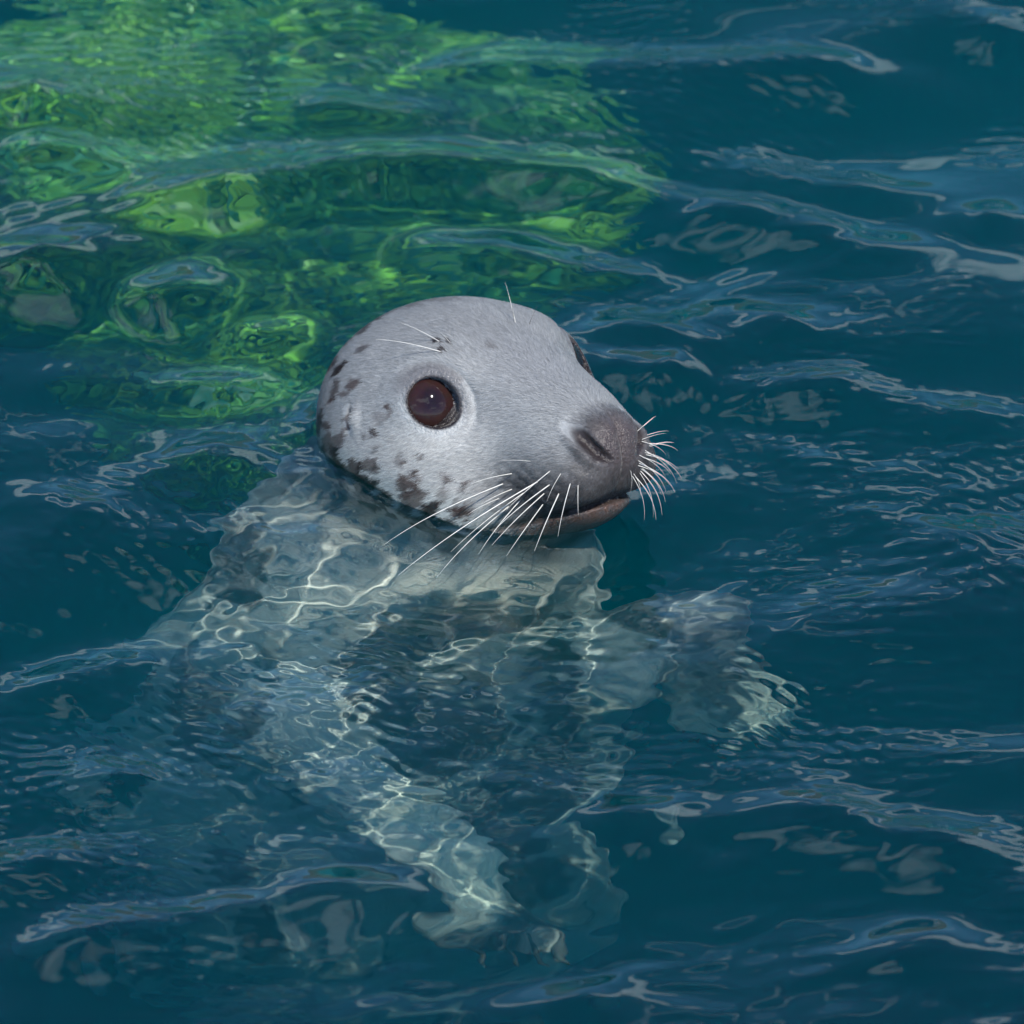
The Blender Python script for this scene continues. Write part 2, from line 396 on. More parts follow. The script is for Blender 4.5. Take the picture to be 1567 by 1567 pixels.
# the skin of water climbs a little where it meets the fur
Z += 0.0030*np.exp(-np.maximum(RAD, 0)/0.006)
r, c = X.shape
idx = np.arange(r*c).reshape(r, c)
quads = np.stack([idx[:-1, :-1], idx[:-1, 1:], idx[1:, 1:], idx[1:, :-1]], -1).reshape(-1, 4)
wm = bpy.data.materials.new('sea_water'); wm.use_nodes = True; wt = wm.node_tree; wt.nodes.clear()
wo_ = node(wt, 'ShaderNodeOutputMaterial'); wg = node(wt, 'ShaderNodeBsdfGlass'); wg.inputs['IOR'].default_value = 1.333; wg.inputs['Roughness'].default_value = 0.0
wt.links.new(wg.outputs[0], wo_.inputs['Surface'])
water = mesh_obj('water', np.stack([X, Y, Z], -1).reshape(-1, 3), quads, wm)
full = Z + R
gy, gx = np.gradient(full, AY, AX)
nrm = np.stack([-gx, -gy, np.ones_like(gx)], -1); nrm /= np.linalg.norm(nrm, axis=-1, keepdims=True)
na = water.data.attributes.new('ripple', 'FLOAT_VECTOR', 'POINT'); na.data.foreach_set('vector', nrm.astype(np.float32).ravel())
nat = node(wt, 'ShaderNodeAttribute', attribute_name='ripple'); geo = node(wt, 'ShaderNodeNewGeometry'); sg = node(wt, 'ShaderNodeMath', operation='MULTIPLY_ADD'); sg.inputs[1].default_value = -2.0; sg.inputs[2].default_value = 1.0
wt.links.new(geo.outputs['Backfacing'], sg.inputs[0])                              # seen from below the normal points down
sv = node(wt, 'ShaderNodeVectorMath', operation='SCALE'); wt.links.new(nat.outputs['Vector'], sv.inputs[0]); wt.links.new(sg.outputs[0], sv.inputs['Scale'])
wt.links.new(sv.outputs[0], wg.inputs['Normal'])
water.cycles.is_caustics_caster = True
tag(water, 'rippled teal sea surface around the seal', kind='structure')
del X, Y, Z, R, full, nrm, near, RAD, chop, wob, body_chop
# the cloudy body of the water: it ends a finger's width above the ripples
mm_ = bpy.data.materials.new('murk'); mm_.use_nodes = True; mt = mm_.node_tree; mt.nodes.clear()
mo = node(mt, 'ShaderNodeOutputMaterial')
va = node(mt, 'ShaderNodeVolumeAbsorption'); va.inputs['Color'].default_value = (0.0, 0.85, 0.86, 1); va.inputs['Density'].default_value = 1.75
vs2 = node(mt, 'ShaderNodeVolumeScatter'); vs2.inputs['Color'].default_value = (0.0, 0.95, 0.97, 1); vs2.inputs['Density'].default_value = 0.78; vs2.inputs['Anisotropy'].default_value = 0.3
ad = node(mt, 'ShaderNodeAddShader'); mt.links.new(va.outputs[0], ad.inputs[0]); mt.links.new(vs2.outputs[0], ad.inputs[1]); mt.links.new(ad.outputs[0], mo.inputs['Volume'])
b = 200.0
bv = [(x, y, z) for z in (-3.6, 0.024) for x, y in ((-b, -b), (b, -b), (b, b), (-b, b))]
murk = mesh_obj('water_murk', bv, np.array([(0, 3, 2, 1), (4, 5, 6, 7), (0, 1, 5, 4), (1, 2, 6, 5), (2, 3, 7, 6), (3, 0, 4, 7)]), mm_, smooth=False)
tag(murk, 'cloudy blue green body of the sea water', kind='stuff')
# sea bed
g = np.concatenate([-np.geomspace(200, 4, 20), np.linspace(-3.8, 3.8, 77), np.geomspace(4, 200, 20)])
BX, BY = np.meshgrid(g, g)
BZ = -2.6 + 0.5*(vnoise(np.stack([BX, BY], -1), 0.5, 4, 4) - .5) + 0.12*(vnoise(np.stack([BX, BY], -1), 2.5, 5, 3) - .5)
n_ = len(g); ix = np.arange(n_*n_).reshape(n_, n_)
bm_, bt, bp = material('seabed'); bp.inputs['Roughness'].default_value = 0.9
bn = node(bt, 'ShaderNodeTexNoise'); bn.inputs['Scale'].default_value = 3.0; bn.inputs['Detail'].default_value = 6.0
br = node(bt, 'ShaderNodeValToRGB'); br.color_ramp.elements[0].color = (.03, .04, .03, 1); br.color_ramp.elements[1].color = (.16, .15, .11, 1)
btc = node(bt, 'ShaderNodeTexCoord'); bt.links.new(btc.outputs['Object'], bn.inputs['Vector']); bt.links.new(bn.outputs['Fac'], br.inputs[0]); bt.links.new(br.outputs[0], bp.inputs['Base Color'])
seabed = mesh_obj('seabed', np.stack([BX, BY, BZ], -1).reshape(-1, 3), np.stack([ix[:-1, :-1], ix[:-1, 1:], ix[1:, 1:], ix[1:, :-1]], -1).reshape(-1, 4), bm_)
tag(seabed, 'dark sandy sea bed deep under the seal', kind='structure')

# ---------------------------------------------------------------- seal body: one continuous surface, fine above the water
def head_ray(px, py):                                   # photo pixel -> head-local point on the fur (cm), or None
    o = CAM*100; d = pixel_ray(px, py); t = 470.0
    for _ in range(160):
        v = float(sdf((o + d*t)[None].astype(np.float64), False)[0])
        if v < 0.004: return o + d*t
        t += max(v*0.8, 0.01)
        if t > 540: return None
    return None
SV, SF = surface_nets(sdf, (-34.2, -26.2, -152.2), (22, 46, 15), 0.5)
seal = empty('seal', (-0.085, 0.10, -1.28))
SO = np.array(seal.location)
bm = bmesh.new()
me = bpy.data.meshes.new('tmp'); me.from_pydata(SV.tolist(), [], SF.tolist()); bm.from_mesh(me); bpy.data.meshes.remove(me)
for lev in range(3):
    lim = (-3.0, -1.0, -0.5)[lev]
    bm.verts.ensure_lookup_table()
    if lev < 2:
        es = [e for e in bm.edges if e.verts[0].co.z > lim and e.verts[1].co.z > lim]
    else:                                               # finest round eye, nostril, mouth and ear
        K = [to_world(np.array([[0, -5.4, 0]]))[0], to_world(np.array([[9.5, -1.0, -3.5]]))[0], to_world(np.array([[5, -4, -7.2]]))[0], to_world(np.array([[0, 5.4, 0]]))[0]]
        KR = [2.6, 3.6, 3.6, 2.2]
        co = np.array([v.co for v in bm.verts]); ok = np.zeros(len(co), bool)
        for k, kr in zip(K, KR): ok |= ((co - k)**2).sum(-1) < kr*kr
        es = [e for e in bm.edges if ok[e.verts[0].index] and ok[e.verts[1].index]]
    bmesh.ops.subdivide_edges(bm, edges=es, cuts=1, use_grid_fill=True)
    bm.verts.index_update(); bm.verts.ensure_lookup_table()
    co = np.array([v.co for v in bm.verts]); m = co[:, 2] > -4.0
    co[m] = project(sdf, co[m], 2, 0.03)
    for v, p in zip(bm.verts, co): v.co = p
bmesh.ops.triangulate(bm, faces=[f for f in bm.faces if len(f.verts) != 4])
bmesh.ops.recalc_face_normals(bm, faces=bm.faces)
me = bpy.data.meshes.new('body'); bm.to_mesh(me); bm.free()
n = len(me.vertices); P = np.empty(n*3, np.float32); me.vertices.foreach_get('co', P); P = P.reshape(-1, 3).astype(float)
Hl = to_head(P)
# ---- coat colour, painted on the animal: pale grey, dark muzzle, brown-black blotches
def blend(col, c, m): return col*(1 - m[:, None]) + np.array(c)*m[:, None]
base = np.array([.262, .272, .274])
col = np.tile(base, (n, 1))
col = blend(col, (.40, .40, .385), sstep(0.5, -4, Hl[:, 2])*sstep(6.0, 2.5, Hl[:, 0])*0.9)            # paler cheek
col = blend(col, (.235, .245, .26), gauss(Hl, (3, 0, 1), (5, 3.2, 3))*0.6)
cold = blend(col, (.16, .145, .13), sstep(-6, -12, Hl[:, 0] + 0.5*Hl[:, 2])*0.75)                     # darker nape
col = cold
lowb = sstep(-2, -9, P[:, 2])
col = blend(col, (.50, .48, .42), lowb*0.92)
muz = sstep(2.6, 6.4, Hl[:, 0] + 0.25*(np.abs(Hl[:, 1]) - 3) + 0.9*(vnoise(Hl, 1.1, 3) - .5))*sstep(-1.6, -5.0, Hl[:, 2] + 0.10*(8 - Hl[:, 0]))
muz = np.maximum(muz, sstep(8.6, 10.4, Hl[:, 0])*0.9)
col = blend(col, (.030, .028, .030), muz*0.92*(P[:, 2] > -2))
col *= (1 + muz*1.5*(vnoise(Hl, 3.6, 13, 3) - .5))[:, None]
nose = gauss(Hl, (10.6, 0, -2.8), (1.9, 1.9, 1.7))
col = blend(col, (.052, .038, .038), np.clip(nose*1.6, 0, 1)*.85)
zm = mouth_z(Hl[:, 0])
lip = np.exp(-((Hl[:, 2] - zm + 0.55)/0.55)**2)*sstep(0.8, 3.5, Hl[:, 0])
col = blend(col, (.085, .048, .036), np.clip(lip*1.3, 0, 1)*np.clip(2.2*vnoise(Hl, 2.6, 9) - .55, .1, 1))
chin = sstep(-0.8, -1.6, Hl[:, 2] - zm)*sstep(1.5, 4.5, Hl[:, 0])
col = blend(col, (.050, .044, .040), chin*.9)
col = blend(col, (.02, .014, .012), np.exp(-((Hl[:, 2] - zm)/0.20)**2)*sstep(1.0, 3.2, Hl[:, 0])*.9)
S = Hl.copy(); S[:, 1] = np.abs(S[:, 1])
g_, f_, u_ = eye_frame(1); q = S - EYE_C; a_ = q @ f_; b_ = q @ u_; c_ = q @ g_
rim = np.sqrt(((a_ - .10)/np.where(a_ > .1, 1.76, 1.52))**2 + (b_/np.where(b_ > 0, 1.40, 1.46))**2)
eyem = (c_ > 0.3)
col = blend(col, (.012, .009, .010), sstep(1.17, 1.06, rim)*eyem)
col = blend(col, (.085, .08, .085), sstep(1.9, 1.3, rim + 0.25*(a_ > 0.6))*sstep(-1.2, 0.9, b_ - 0.5*a_)*eyem*.75)  # grey fur crescent over the eye, with the hollow's soft shadow painted in
nn = np.minimum(cap(S, (8.7, 2.35, -1.05), (9.8, 2.15, -1.75), .12, .34), np.minimum(cap(S, (9.8, 2.15, -1.75), (10.8, 1.60, -3.0), .34, .34), cap(S, (10.8, 1.60, -3.0), (11.5, .9, -3.75), .30, .1)))
col = blend(col, (.02, .015, .016), sstep(0.22, 0.0, nn))
ear = np.exp(-(((S[:, 0] + 5.6)/.34)**2 + ((S[:, 2] + 1.0 + .35*(S[:, 0] + 5.6))/.55)**2))*(S[:, 1] > 3)
col = blend(col, (.015, .010, .010), np.clip(ear*1.5, 0, 1)*.95)
# blotches seen in the photograph: (x, y, half width, half height, turn, darkness, brown)
SP = [(300, 180, 75, 16, 35, .55, .3), (245, 222, 35, 12, 40, .5, .3), (365, 135, 40, 10, 25, .5, .3), (330, 246, 20, 8, 25, .45, .5), (245, 315, 24, 8, 45, .8, .2), (213, 298, 22, 8, 50, .6, .4), (298, 370, 17, 11, 20, .55, .8),
 (265, 410, 10, 8, 0, .45, .8), (228, 395, 9, 30, -20, .55, .5), (150, 405, 14, 30, -15, .75, .3), (128, 470, 14, 45, -12, .7, .3), (168, 515, 12, 32, -15, .6, .5), (105, 565, 14, 38, -8, .75, .3), (212, 582, 34, 28, 30, .5, .9), (395, 497, 14, 18, 10, .2, .95),
 (124, 642, 10, 28, 0, .6, .3), (240, 705, 18, 62, 6, .92, .1), (212, 660, 9, 26, 0, .5, .6), (298, 690, 22, 34, 5, .6, .8), (356, 668, 24, 20, 0, .5, .8), (320, 740, 18, 40, 0, .7, .4), (335, 795, 30, 40, 15, .95, .1), (367, 738, 18, 24, 40, .9, .2), (395, 812, 26, 24, 0, .85, .3),
 (470, 660, 12, 18, 0, .3, .9), (498, 735, 24, 26, 0, .6, .9), (515, 790, 28, 30, 0, .55, .9), (488, 858, 24, 26, 0, .6, .7), (576, 828, 22, 18, 20, .85, .3), (556, 885, 34, 22, 15, .75, .6), (605, 880, 22, 16, 0, .7, .6), (684, 842, 24, 18, -20, .7, .7), (652, 880, 14, 14, 0, .6, .6), (622, 772, 16, 14, 0, .3, .9), (640, 705, 14, 10, 0, .25, .9), (720, 815, 12, 10, 0, .35, .8),
 (350, 872, 30, 18, 0, .85, 0), (430, 905, 18, 14, 0, .6, .2), (565, 935, 40, 16, 5, .95, 0), (640, 945, 40, 14, 0, .9, 0), (800, 240, 12, 9, 0, .25, .4), (590, 60, 60, 12, -5, .25, .5), (480, 85, 60, 14, 15, .35, .4), (598, 224, 9, 8, 0, .8, .2), (612, 258, 9, 6, 0, .8, .2), (640, 228, 6, 5, 0, .6, .2)]
rs_ = np.random.default_rng(8)
for _ in range(46):                                       # the smaller specks between them
    zx_, zy_ = rs_.uniform(110, 720), rs_.uniform(420, 930)
    if zy_ > 380 + 0.9*max(0, zx_ - 330) and zy_ < 560 + 0.62*zx_: SP.append((zx_, zy_, rs_.uniform(5, 11), rs_.uniform(7, 16), rs_.uniform(-30, 30), rs_.uniform(.3, .6), rs_.uniform(.3, 1)))
brk = vnoise(Hl, 1.5, 31, 4, .6); brk2 = vnoise(Hl*np.array([.6, 1, 1.0]), 4.2, 33, 3)
for zx, zy, rx, ry, turn, dark, brown in SP:
    h = head_ray(420 + zx*.4212, 430 + zy*.4212)
    if h is None: continue
    e = P - h
    ca, sa = cos(radians(turn)), sin(radians(turn))
    ex = e[:, 0]; ey = e @ UP
    k = 25.0/.4212*1.0
    uu = (ex*ca + ey*sa)*k/(rx*1.35); vv = (-ex*sa + ey*ca)*k/(ry*1.35)
    depth = e @ FW
    rr = np.sqrt(uu*uu + vv*vv) + 1.7*(brk - .5) + 1.5*(brk2 - .5)
    m = sstep(1.32, 0.92, rr)*(np.abs(depth) < 3.5)*min(1.0, dark*1.45)
    tone = np.array([.008, .006, .006])*(1 - brown) + np.array([.058, .030, .024])*brown
    col = blend(col, tone, m)
# the far side and the body under water carry the same kind of blotches
other = ((Hl[:, 1] > 1.5) & (Hl[:, 0] < 3)) | (P[:, 2] < -1.0)
nb = vnoise(P*np.array([1, 1, .7]), 0.26, 51, 4, .55)
bl = sstep(.555, .63, nb)*sstep(0.5, -2.0, P[:, 2])
col = blend(col, (.045, .042, .048), bl*.9)
def patch(px, py, d, sx, sy, sz): return gauss(P, under_water(px, py, d)*100, (sx, sy, sz))
pn = vnoise(P, .22, 61, 4, .6)
dk = np.maximum.reduce([patch(690, 885, .035, 3.2, 2.4, 1.6), patch(600, 900, .05, 2.4, 2.4, 1.8), patch(790, 885, .035, 1.8, 2, 1.4), patch(465, 780, .04, 1.6, 2, 2), patch(525, 850, .045, 1.8, 2, 2), patch(540, 890, .06, 1.6, 2, 2), patch(370, 900, .10, 2, 3, 3), patch(400, 1010, .16, 2.4, 3, 3), patch(860, 1060, .18, 3.4, 3, 2.4), patch(690, 1110, .23, 5, 5, 5), patch(830, 1180, .30, 4, 5, 6), patch(590, 1060, .20, 3, 4, 3), patch(340, 1080, .26, 4.5, 5, 6), patch(700, 935, .09, 4.5, 3, 2.6), patch(770, 1270, .36, 8, 7, 6), patch(1120, 1010, .26, 3.2, 3, 4), patch(1030, 960, .22, 5, 5, 4), patch(1170, 950, .22, 3, 3, 3)])
col = blend(col, (.050, .050, .060), sstep(.28, .55, dk + 0.9*(pn - .5))*.92*lowb)
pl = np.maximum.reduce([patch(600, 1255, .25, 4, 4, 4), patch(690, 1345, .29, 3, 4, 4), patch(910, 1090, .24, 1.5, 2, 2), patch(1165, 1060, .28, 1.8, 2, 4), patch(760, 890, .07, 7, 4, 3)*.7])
col = blend(col, (.80, .73, .58), sstep(.25, .6, pl + 0.5*(pn - .5))*.85*lowb)  # pale coat marks; golden sunlight on the near flipper painted into the colour
col = blend(col, (.36, .34, .30), sstep(.56, .68, vnoise(P, .33, 71, 3))*sstep(-4, -9, P[:, 2])*.7)
col *= (0.98 + 0.20*vnoise(Hl, 2.2, 81, 3))[:, None]
me.vertices.foreach_set('co', (P/100 - SO).astype(np.float32).ravel())
at = me.color_attributes.new('coat', 'FLOAT_COLOR', 'POINT')
at.data.foreach_set('color', np.concatenate([col, np.ones((n, 1))], 1).astype(np.float32).ravel())
# fur lies back from the nose; store the lie so the sheen and grain follow it
me.polygons.foreach_set('use_smooth', np.ones(len(me.polygons), bool))
fm, ft, fp = material('seal_fur')
ca_ = node(ft, 'ShaderNodeAttribute', attribute_name='coat')
tcn = node(ft, 'ShaderNodeTexCoord')
rot = node(ft, 'ShaderNodeMapping'); rot.vector_type = 'POINT'
# object space turned into the head's own axes, squeezed along the lie of the hair
E_ = Matrix(HR.tolist()).transposed().to_euler('XYZ')
rot.inputs['Rotation'].default_value = E_
sq = node(ft, 'ShaderNodeMapping'); sq.inputs['Scale'].default_value = (90, 420, 420)
ft.links.new(tcn.outputs['Object'], rot.inputs[0]); ft.links.new(rot.outputs[0], sq.inputs[0])
hn = node(ft, 'ShaderNodeTexNoise'); hn.inputs['Scale'].default_value = 1.0; hn.inputs['Detail'].default_value = 4.0; hn.inputs['Roughness'].default_value = .65
ft.links.new(sq.outputs[0], hn.inputs['Vector'])
hr = node(ft, 'ShaderNodeMapRange'); hr.inputs['From Min'].default_value = .25; hr.inputs['From Max'].default_value = .75; hr.inputs['To Min'].default_value = .78; hr.inputs['To Max'].default_value = 1.22
ft.links.new(hn.outputs['Fac'], hr.inputs[0])
mul = node(ft, 'ShaderNodeMix', data_type='RGBA', blend_type='MULTIPLY'); mul.inputs['Factor'].default_value = 1.0
ft.links.new(ca_.outputs['Color'], mul.inputs['A']); ft.links.new(hr.outputs[0], mul.inputs['B'])
# pale flecks over the bridge of the nose
vo = node(ft, 'ShaderNodeTexVoronoi'); vo.inputs['Scale'].default_value = 190.0; ft.links.new(tcn.outputs['Object'], vo.inputs['Vector'])
vr = node(ft, 'ShaderNodeMapRange'); vr.inputs['From Min'].default_value = .22; vr.inputs['From Max'].default_value = .10; vr.inputs['To Max'].default_value = .5
ft.links.new(vo.outputs['Distance'], vr.inputs[0])
fl_at = me.attributes.new('flecks', 'FLOAT', 'POINT')
fl = gauss(Hl, (4.0, -2.6, -1.2), (3.2, 2.6, 2.0))*sstep(.35, .6, vnoise(Hl, .8, 91, 3))
fl_at.data.foreach_set('value', fl.astype(np.float32))
fa = node(ft, 'ShaderNodeAttribute', attribute_name='flecks')
fmul = node(ft, 'ShaderNodeMath', operation='MULTIPLY'); ft.links.new(vr.outputs[0], fmul.inputs[0]); ft.links.new(fa.outputs['Fac'], fmul.inputs[1])
fx = node(ft, 'ShaderNodeMix', data_type='RGBA'); ft.links.new(fmul.outputs[0], fx.inputs['Factor']); ft.links.new(mul.outputs['Result'], fx.inputs['A']); fx.inputs['B'].default_value = (.62, .62, .60, 1)
ft.links.new(fx.outputs['Result'], fp.inputs['Base Color'])
# wet, shiny skin on nose, lids and lips; dry fur elsewhere
wet = np.clip(np.maximum.reduce([nose*1.4, sstep(1.6, 1.2, rim)*eyem, lip, muz*.55]), 0, 1)
wa = me.attributes.new('wet', 'FLOAT', 'POINT'); wa.data.foreach_set('value', wet.astype(np.float32))
wat = node(ft, 'ShaderNodeAttribute', attribute_name='wet')
wr = node(ft, 'ShaderNodeMapRange'); wr.inputs['To Min'].default_value = .62; wr.inputs['To Max'].default_value = .24
ft.links.new(wat.outputs['Fac'], wr.inputs[0]); ft.links.new(wr.outputs[0], fp.inputs['Roughness'])
fp.inputs['Specular IOR Level'].default_value = .35; fp.inputs['Sheen Weight'].default_value = .15; fp.inputs['Sheen Roughness'].default_value = .4
bu = node(ft, 'ShaderNodeBump'); bu.inputs['Strength'].default_value = .35; bu.inputs['Distance'].default_value = .0012
ft.links.new(hn.outputs['Fac'], bu.inputs['Height']); pb = node(ft, 'ShaderNodeTexNoise'); pb.inputs['Scale'].default_value = 520.0; pb.inputs['Detail'].default_value = 3.0; ft.links.new(tcn.outputs['Object'], pb.inputs['Vector'])
pbm = node(ft, 'ShaderNodeMath', operation='MULTIPLY'); ft.links.new(wat.outputs['Fac'], pbm.inputs[0]); pbm.inputs[1].default_value = 1.0
bu2 = node(ft, 'ShaderNodeBump'); bu2.inputs['Distance'].default_value = .0015; ft.links.new(pbm.outputs[0], bu2.inputs['Strength']); ft.links.new(pb.outputs['Fac'], bu2.inputs['Height']); ft.links.new(bu.outputs[0], bu2.inputs['Normal'])
ft.links.new(bu2.outputs[0], fp.inputs['Normal'])
me.materials.append(fm)
body = bpy.data.objects.new('body', me); C.objects.link(body); body.parent = seal
body.cycles.is_caustics_receiver = True
tag(seal, 'pale grey spotted seal with big dark eyes, head raised out of the teal water', 'seal')
# ---- eyes
em, et, ep = material('seal_eye')
etc = node(et, 'ShaderNodeTexCoord'); es_ = node(et, 'ShaderNodeSeparateXYZ'); et.links.new(etc.outputs['Object'], es_.inputs[0])
er = node(et, 'ShaderNodeValToRGB'); cr_ = er.color_ramp
emr = node(et, 'ShaderNodeMapRange'); emr.inputs['From Min'].default_value = .0145; emr.inputs['From Max'].default_value = .0245; et.links.new(es_.outputs['Z'], emr.inputs[0]); et.links.new(emr.outputs[0], er.inputs[0])
cr_.elements[0].position = 0.0; cr_.elements[0].color = (.006, .004, .005, 1); cr_.elements[1].position = 1.0; cr_.elements[1].color = (.016, .010, .014, 1)
for p_, c__ in ((.40, (.008, .005, .006, 1)), (.52, (.030, .014, .013, 1)), (.80, (.036, .017, .017, 1)), (.93, (.022, .011, .014, 1))):
    e_ = cr_.elements.new(p_); e_.color = c__
en = node(et, 'ShaderNodeTexNoise'); en.inputs['Scale'].default_value = 260; en.inputs['Detail'].default_value = 3; et.links.new(etc.outputs['Object'], en.inputs['Vector'])
em_ = node(et, 'ShaderNodeMix', data_type='RGBA', blend_type='MULTIPLY'); em_.inputs['Factor'].default_value = .5; et.links.new(er.outputs[0], em_.inputs['A']); et.links.new(en.outputs['Color'], em_.inputs['B'])
et.links.new(em_.outputs['Result'], ep.inputs['Base Color'])
ep.inputs['Roughness'].default_value = .06; ep.inputs['Specular IOR Level'].default_value = .28
bpy.ops.mesh.primitive_uv_sphere_add(segments=64, ring_count=40, radius=EYE_R/100)
eo = bpy.context.object; eme = eo.data; bpy.data.objects.remove(eo); eme.name = 'eye'
eme.polygons.foreach_set('use_smooth', np.ones(len(eme.polygons), bool)); eme.materials.append(em)
for s in (-1, 1):
    o = bpy.data.objects.new('eye', eme); C.objects.link(o); o.parent = seal
    o.location = Vector(to_world(EYE_C*np.array([1, s, 1]))/100 - SO)
    gz = HR @ eye_frame(s)[0]; o.rotation_euler = Vector(gz).to_track_quat('Z', 'Y').to_euler()

# ---------------------------------------------------------------- whiskers, brow hairs, claws
whm, wht, whp = material('whisker'); whp.inputs['Base Color'].default_value = (.62, .60, .55, 1); whp.inputs['Roughness'].default_value = .35
dkm, dkt, dkp = material('dark_hair'); dkp.inputs['Base Color'].default_value = (.12, .115, .11, 1); dkp.inputs['Roughness'].default_value = .4
def strand(name, P0, P1, bow, r0, mat, segs=12, sides=6):
    P0, P1 = np.array(P0), np.array(P1); t = np.linspace(0, 1, segs + 1)[:, None]
    L = np.linalg.norm(P1 - P0)
    pts = P0*(1 - t) + P1*t + np.array(bow)*L*(t*(1 - t)*4)*(0.6 + 0.4*t)
    V, F = [], []
    for i in range(segs + 1):
        d = pts[min(i + 1, segs)] - pts[max(i - 1, 0)]; d /= np.linalg.norm(d)
        a = np.cross(d, (0.3, 0.2, 1.0)); a /= np.linalg.norm(a); b = np.cross(d, a)
        r = r0*(1 - 0.82*(i/segs)**1.3)*(1 + 0.10*sin(i*2.1))
        V += [pts[i] + r*(a*cos(k*2*pi/sides) + b*sin(k*2*pi/sides)) for k in range(sides)]
    for i in range(segs):
        for k in range(sides):
            F.append((i*sides + k, i*sides + (k + 1) % sides, (i + 1)*sides + (k + 1) % sides, (i + 1)*sides + k))
    F = np.array(F)
    return mesh_obj(name, np.array(V)/100 - SO, F, mat, seal)
def zpx(zx, zy): return 420 + zx*.4212, 430 + zy*.4212
def fur_hit(zx, zy):
    return head_ray(*zpx(zx, zy))
def on_ray_at(zx, zy, ref, nearer):                     # point on the pixel's ray, as far as ref, then nearer by some cm, never under water
    d = pixel_ray(*zpx(zx, zy)); o = CAM*100
    t = (ref - o) @ FW/(d @ FW) - nearer
    p = o + d*t
    while p[2] < 0.7: t -= 0.2; p = o + d*t
    return p
WH = [((862, 700), (715, 738), .8), ((830, 737), (398, 958), 1.0), ((862, 757), (752, 812), .9), ((955, 730), (448, 1070), 1.15), ((1002, 690), (842, 832), .8), ((1000, 740), (800, 905), 1.1),
      ((850, 820), (590, 1076), 1.05), ((890, 800), (742, 992), .95), ((980, 772), (790, 960), 1.0), ((975, 812), (842, 1000), 1.0), ((1033, 773), (945, 980), 1.1), ((1075, 735), (1030, 928), .9), ((1103, 742), (1104, 850), .75), ((930, 655), (812, 655), .4),
      ((905, 770), (640, 985), .8), ((1040, 700), (990, 800), .6), ((815, 790), (700, 850), .7)]
rw = np.random.default_rng(5)
for (a, b, w) in WH:
    h = fur_hit(*a)
    if h is None: continue
    tip = on_ray_at(b[0], b[1], h, 1.2 + 0.12*np.linalg.norm(np.array(a) - np.array(b))*.4212/25)
    strand('whisker', h, tip, UP*0.035 + np.array([0.01, 0, 0])*rw.normal(), 0.036*w, whm)
FARW = [((1325, 540), (1386, 490), .8), ((1338, 565), (1432, 546), .7), ((1345, 590), (1465, 616), .9), ((1350, 600), (1452, 588), .8), ((1345, 620), (1480, 720), .9), ((1325, 662), (1455, 768), 1.0), ((1335, 640), (1440, 702), .9), ((1335, 680), (1420, 802), .9),
        ((1305, 700), (1330, 778), .7), ((1312, 712), (1386, 866), 1.0), ((1330, 690), (1408, 850), .9), ((1345, 630), (1470, 690), .8), ((1320, 670), (1436, 742), .8)]
for k_ in range(12):
    a, b, w = FARW[k_]; FARW.append(((a[0] - rw.uniform(0, 12), a[1] + rw.uniform(-14, 14)), (b[0] - rw.uniform(5, 45), b[1] + rw.uniform(-25, 25)), w*.7))
for (a, b, w) in FARW:
    h = None; ax = list(a)
    while h is None and ax[0] > 1200: h = fur_hit(*ax); ax[0] -= 5
    if h is None or h[2] < 0: continue
    tip = on_ray_at(b[0], b[1], h, -0.5)
    strand('whisker', h, tip, np.array([0.09, 0, 0.10]), 0.029*w, whm)
for a, b, w, m in (((600, 220), (460, 153), .9, whm), ((608, 258), (368, 212), 1.0, whm), ((640, 226), (598, 182), .6, whm), ((588, 214), (500, 196), .5, dkm), ((612, 262), (530, 248), .6, dkm),
                   ((876, 152), (838, 4), .95, whm), ((872, 150), (858, 60), .6, dkm), ((925, 158), (956, 88), .6, dkm)):
    h = fur_hit(*a)
    if h is None: continue
    strand('brow_hair', h, on_ray_at(b[0], b[1], h, 0.9), UP*0.04, 0.028*w, m)
clm, clt, clp = material('claw'); clp.inputs['Base Color'].default_value = (.05, .045, .04, 1); clp.inputs['Roughness'].default_value = .35
for fl in FLIP:
    a, M, dg = digits(fl)
    for e0, e1 in dg:
        d = (e1 - e0)/np.linalg.norm(e1 - e0)
        o = strand('claw', a + M @ (e1 - d*0.3 + np.array([0, .25, 0])), a + M @ (e1 + d*2.2 + np.array([0, .05, 0])), M @ np.array([0, .08, 0]), 0.32, clm, 8, 8)
        o.cycles.is_caustics_receiver = True
# ---- short fur: single hairs lying back from the nose, over everything above the waterline
rf = np.random.default_rng(21)
me.calc_loop_triangles()
nt_ = len(me.loop_triangles); tri = np.empty(nt_*3, np.int32); me.loop_triangles.foreach_get('vertices', tri); tri = tri.reshape(-1, 3)
A_, B_, C_ = P[tri[:, 0]], P[tri[:, 1]], P[tri[:, 2]]
cen = (A_ + B_ + C_)/3; nr = np.cross(B_ - A_, C_ - A_); area = np.linalg.norm(nr, axis=1); nr /= np.maximum(area, 1e-9)[:, None]
rim_t, wet_t, eye_t = rim[tri].mean(1), wet[tri].mean(1), eyem[tri].any(1)
w_ = area*(cen[:, 2] > -0.6)*(nr @ -FW > -0.35)*np.where(eye_t & (rim_t < 1.34), 0, 1)*(1 - 0.75*np.clip(wet_t, 0, 1))*(1 - 0.97*np.clip(nose[tri[:, 0]]*1.5, 0, 1))*(nn[tri[:, 0]] > 0.30)*(ear[tri[:, 0]] < 0.06)
HN = 110000
pk = rf.choice(len(cen), HN, p=w_/w_.sum())
u1, u2 = rf.random(HN), rf.random(HN); fl_ = u1 + u2 > 1; u1[fl_], u2[fl_] = 1 - u1[fl_], 1 - u2[fl_]
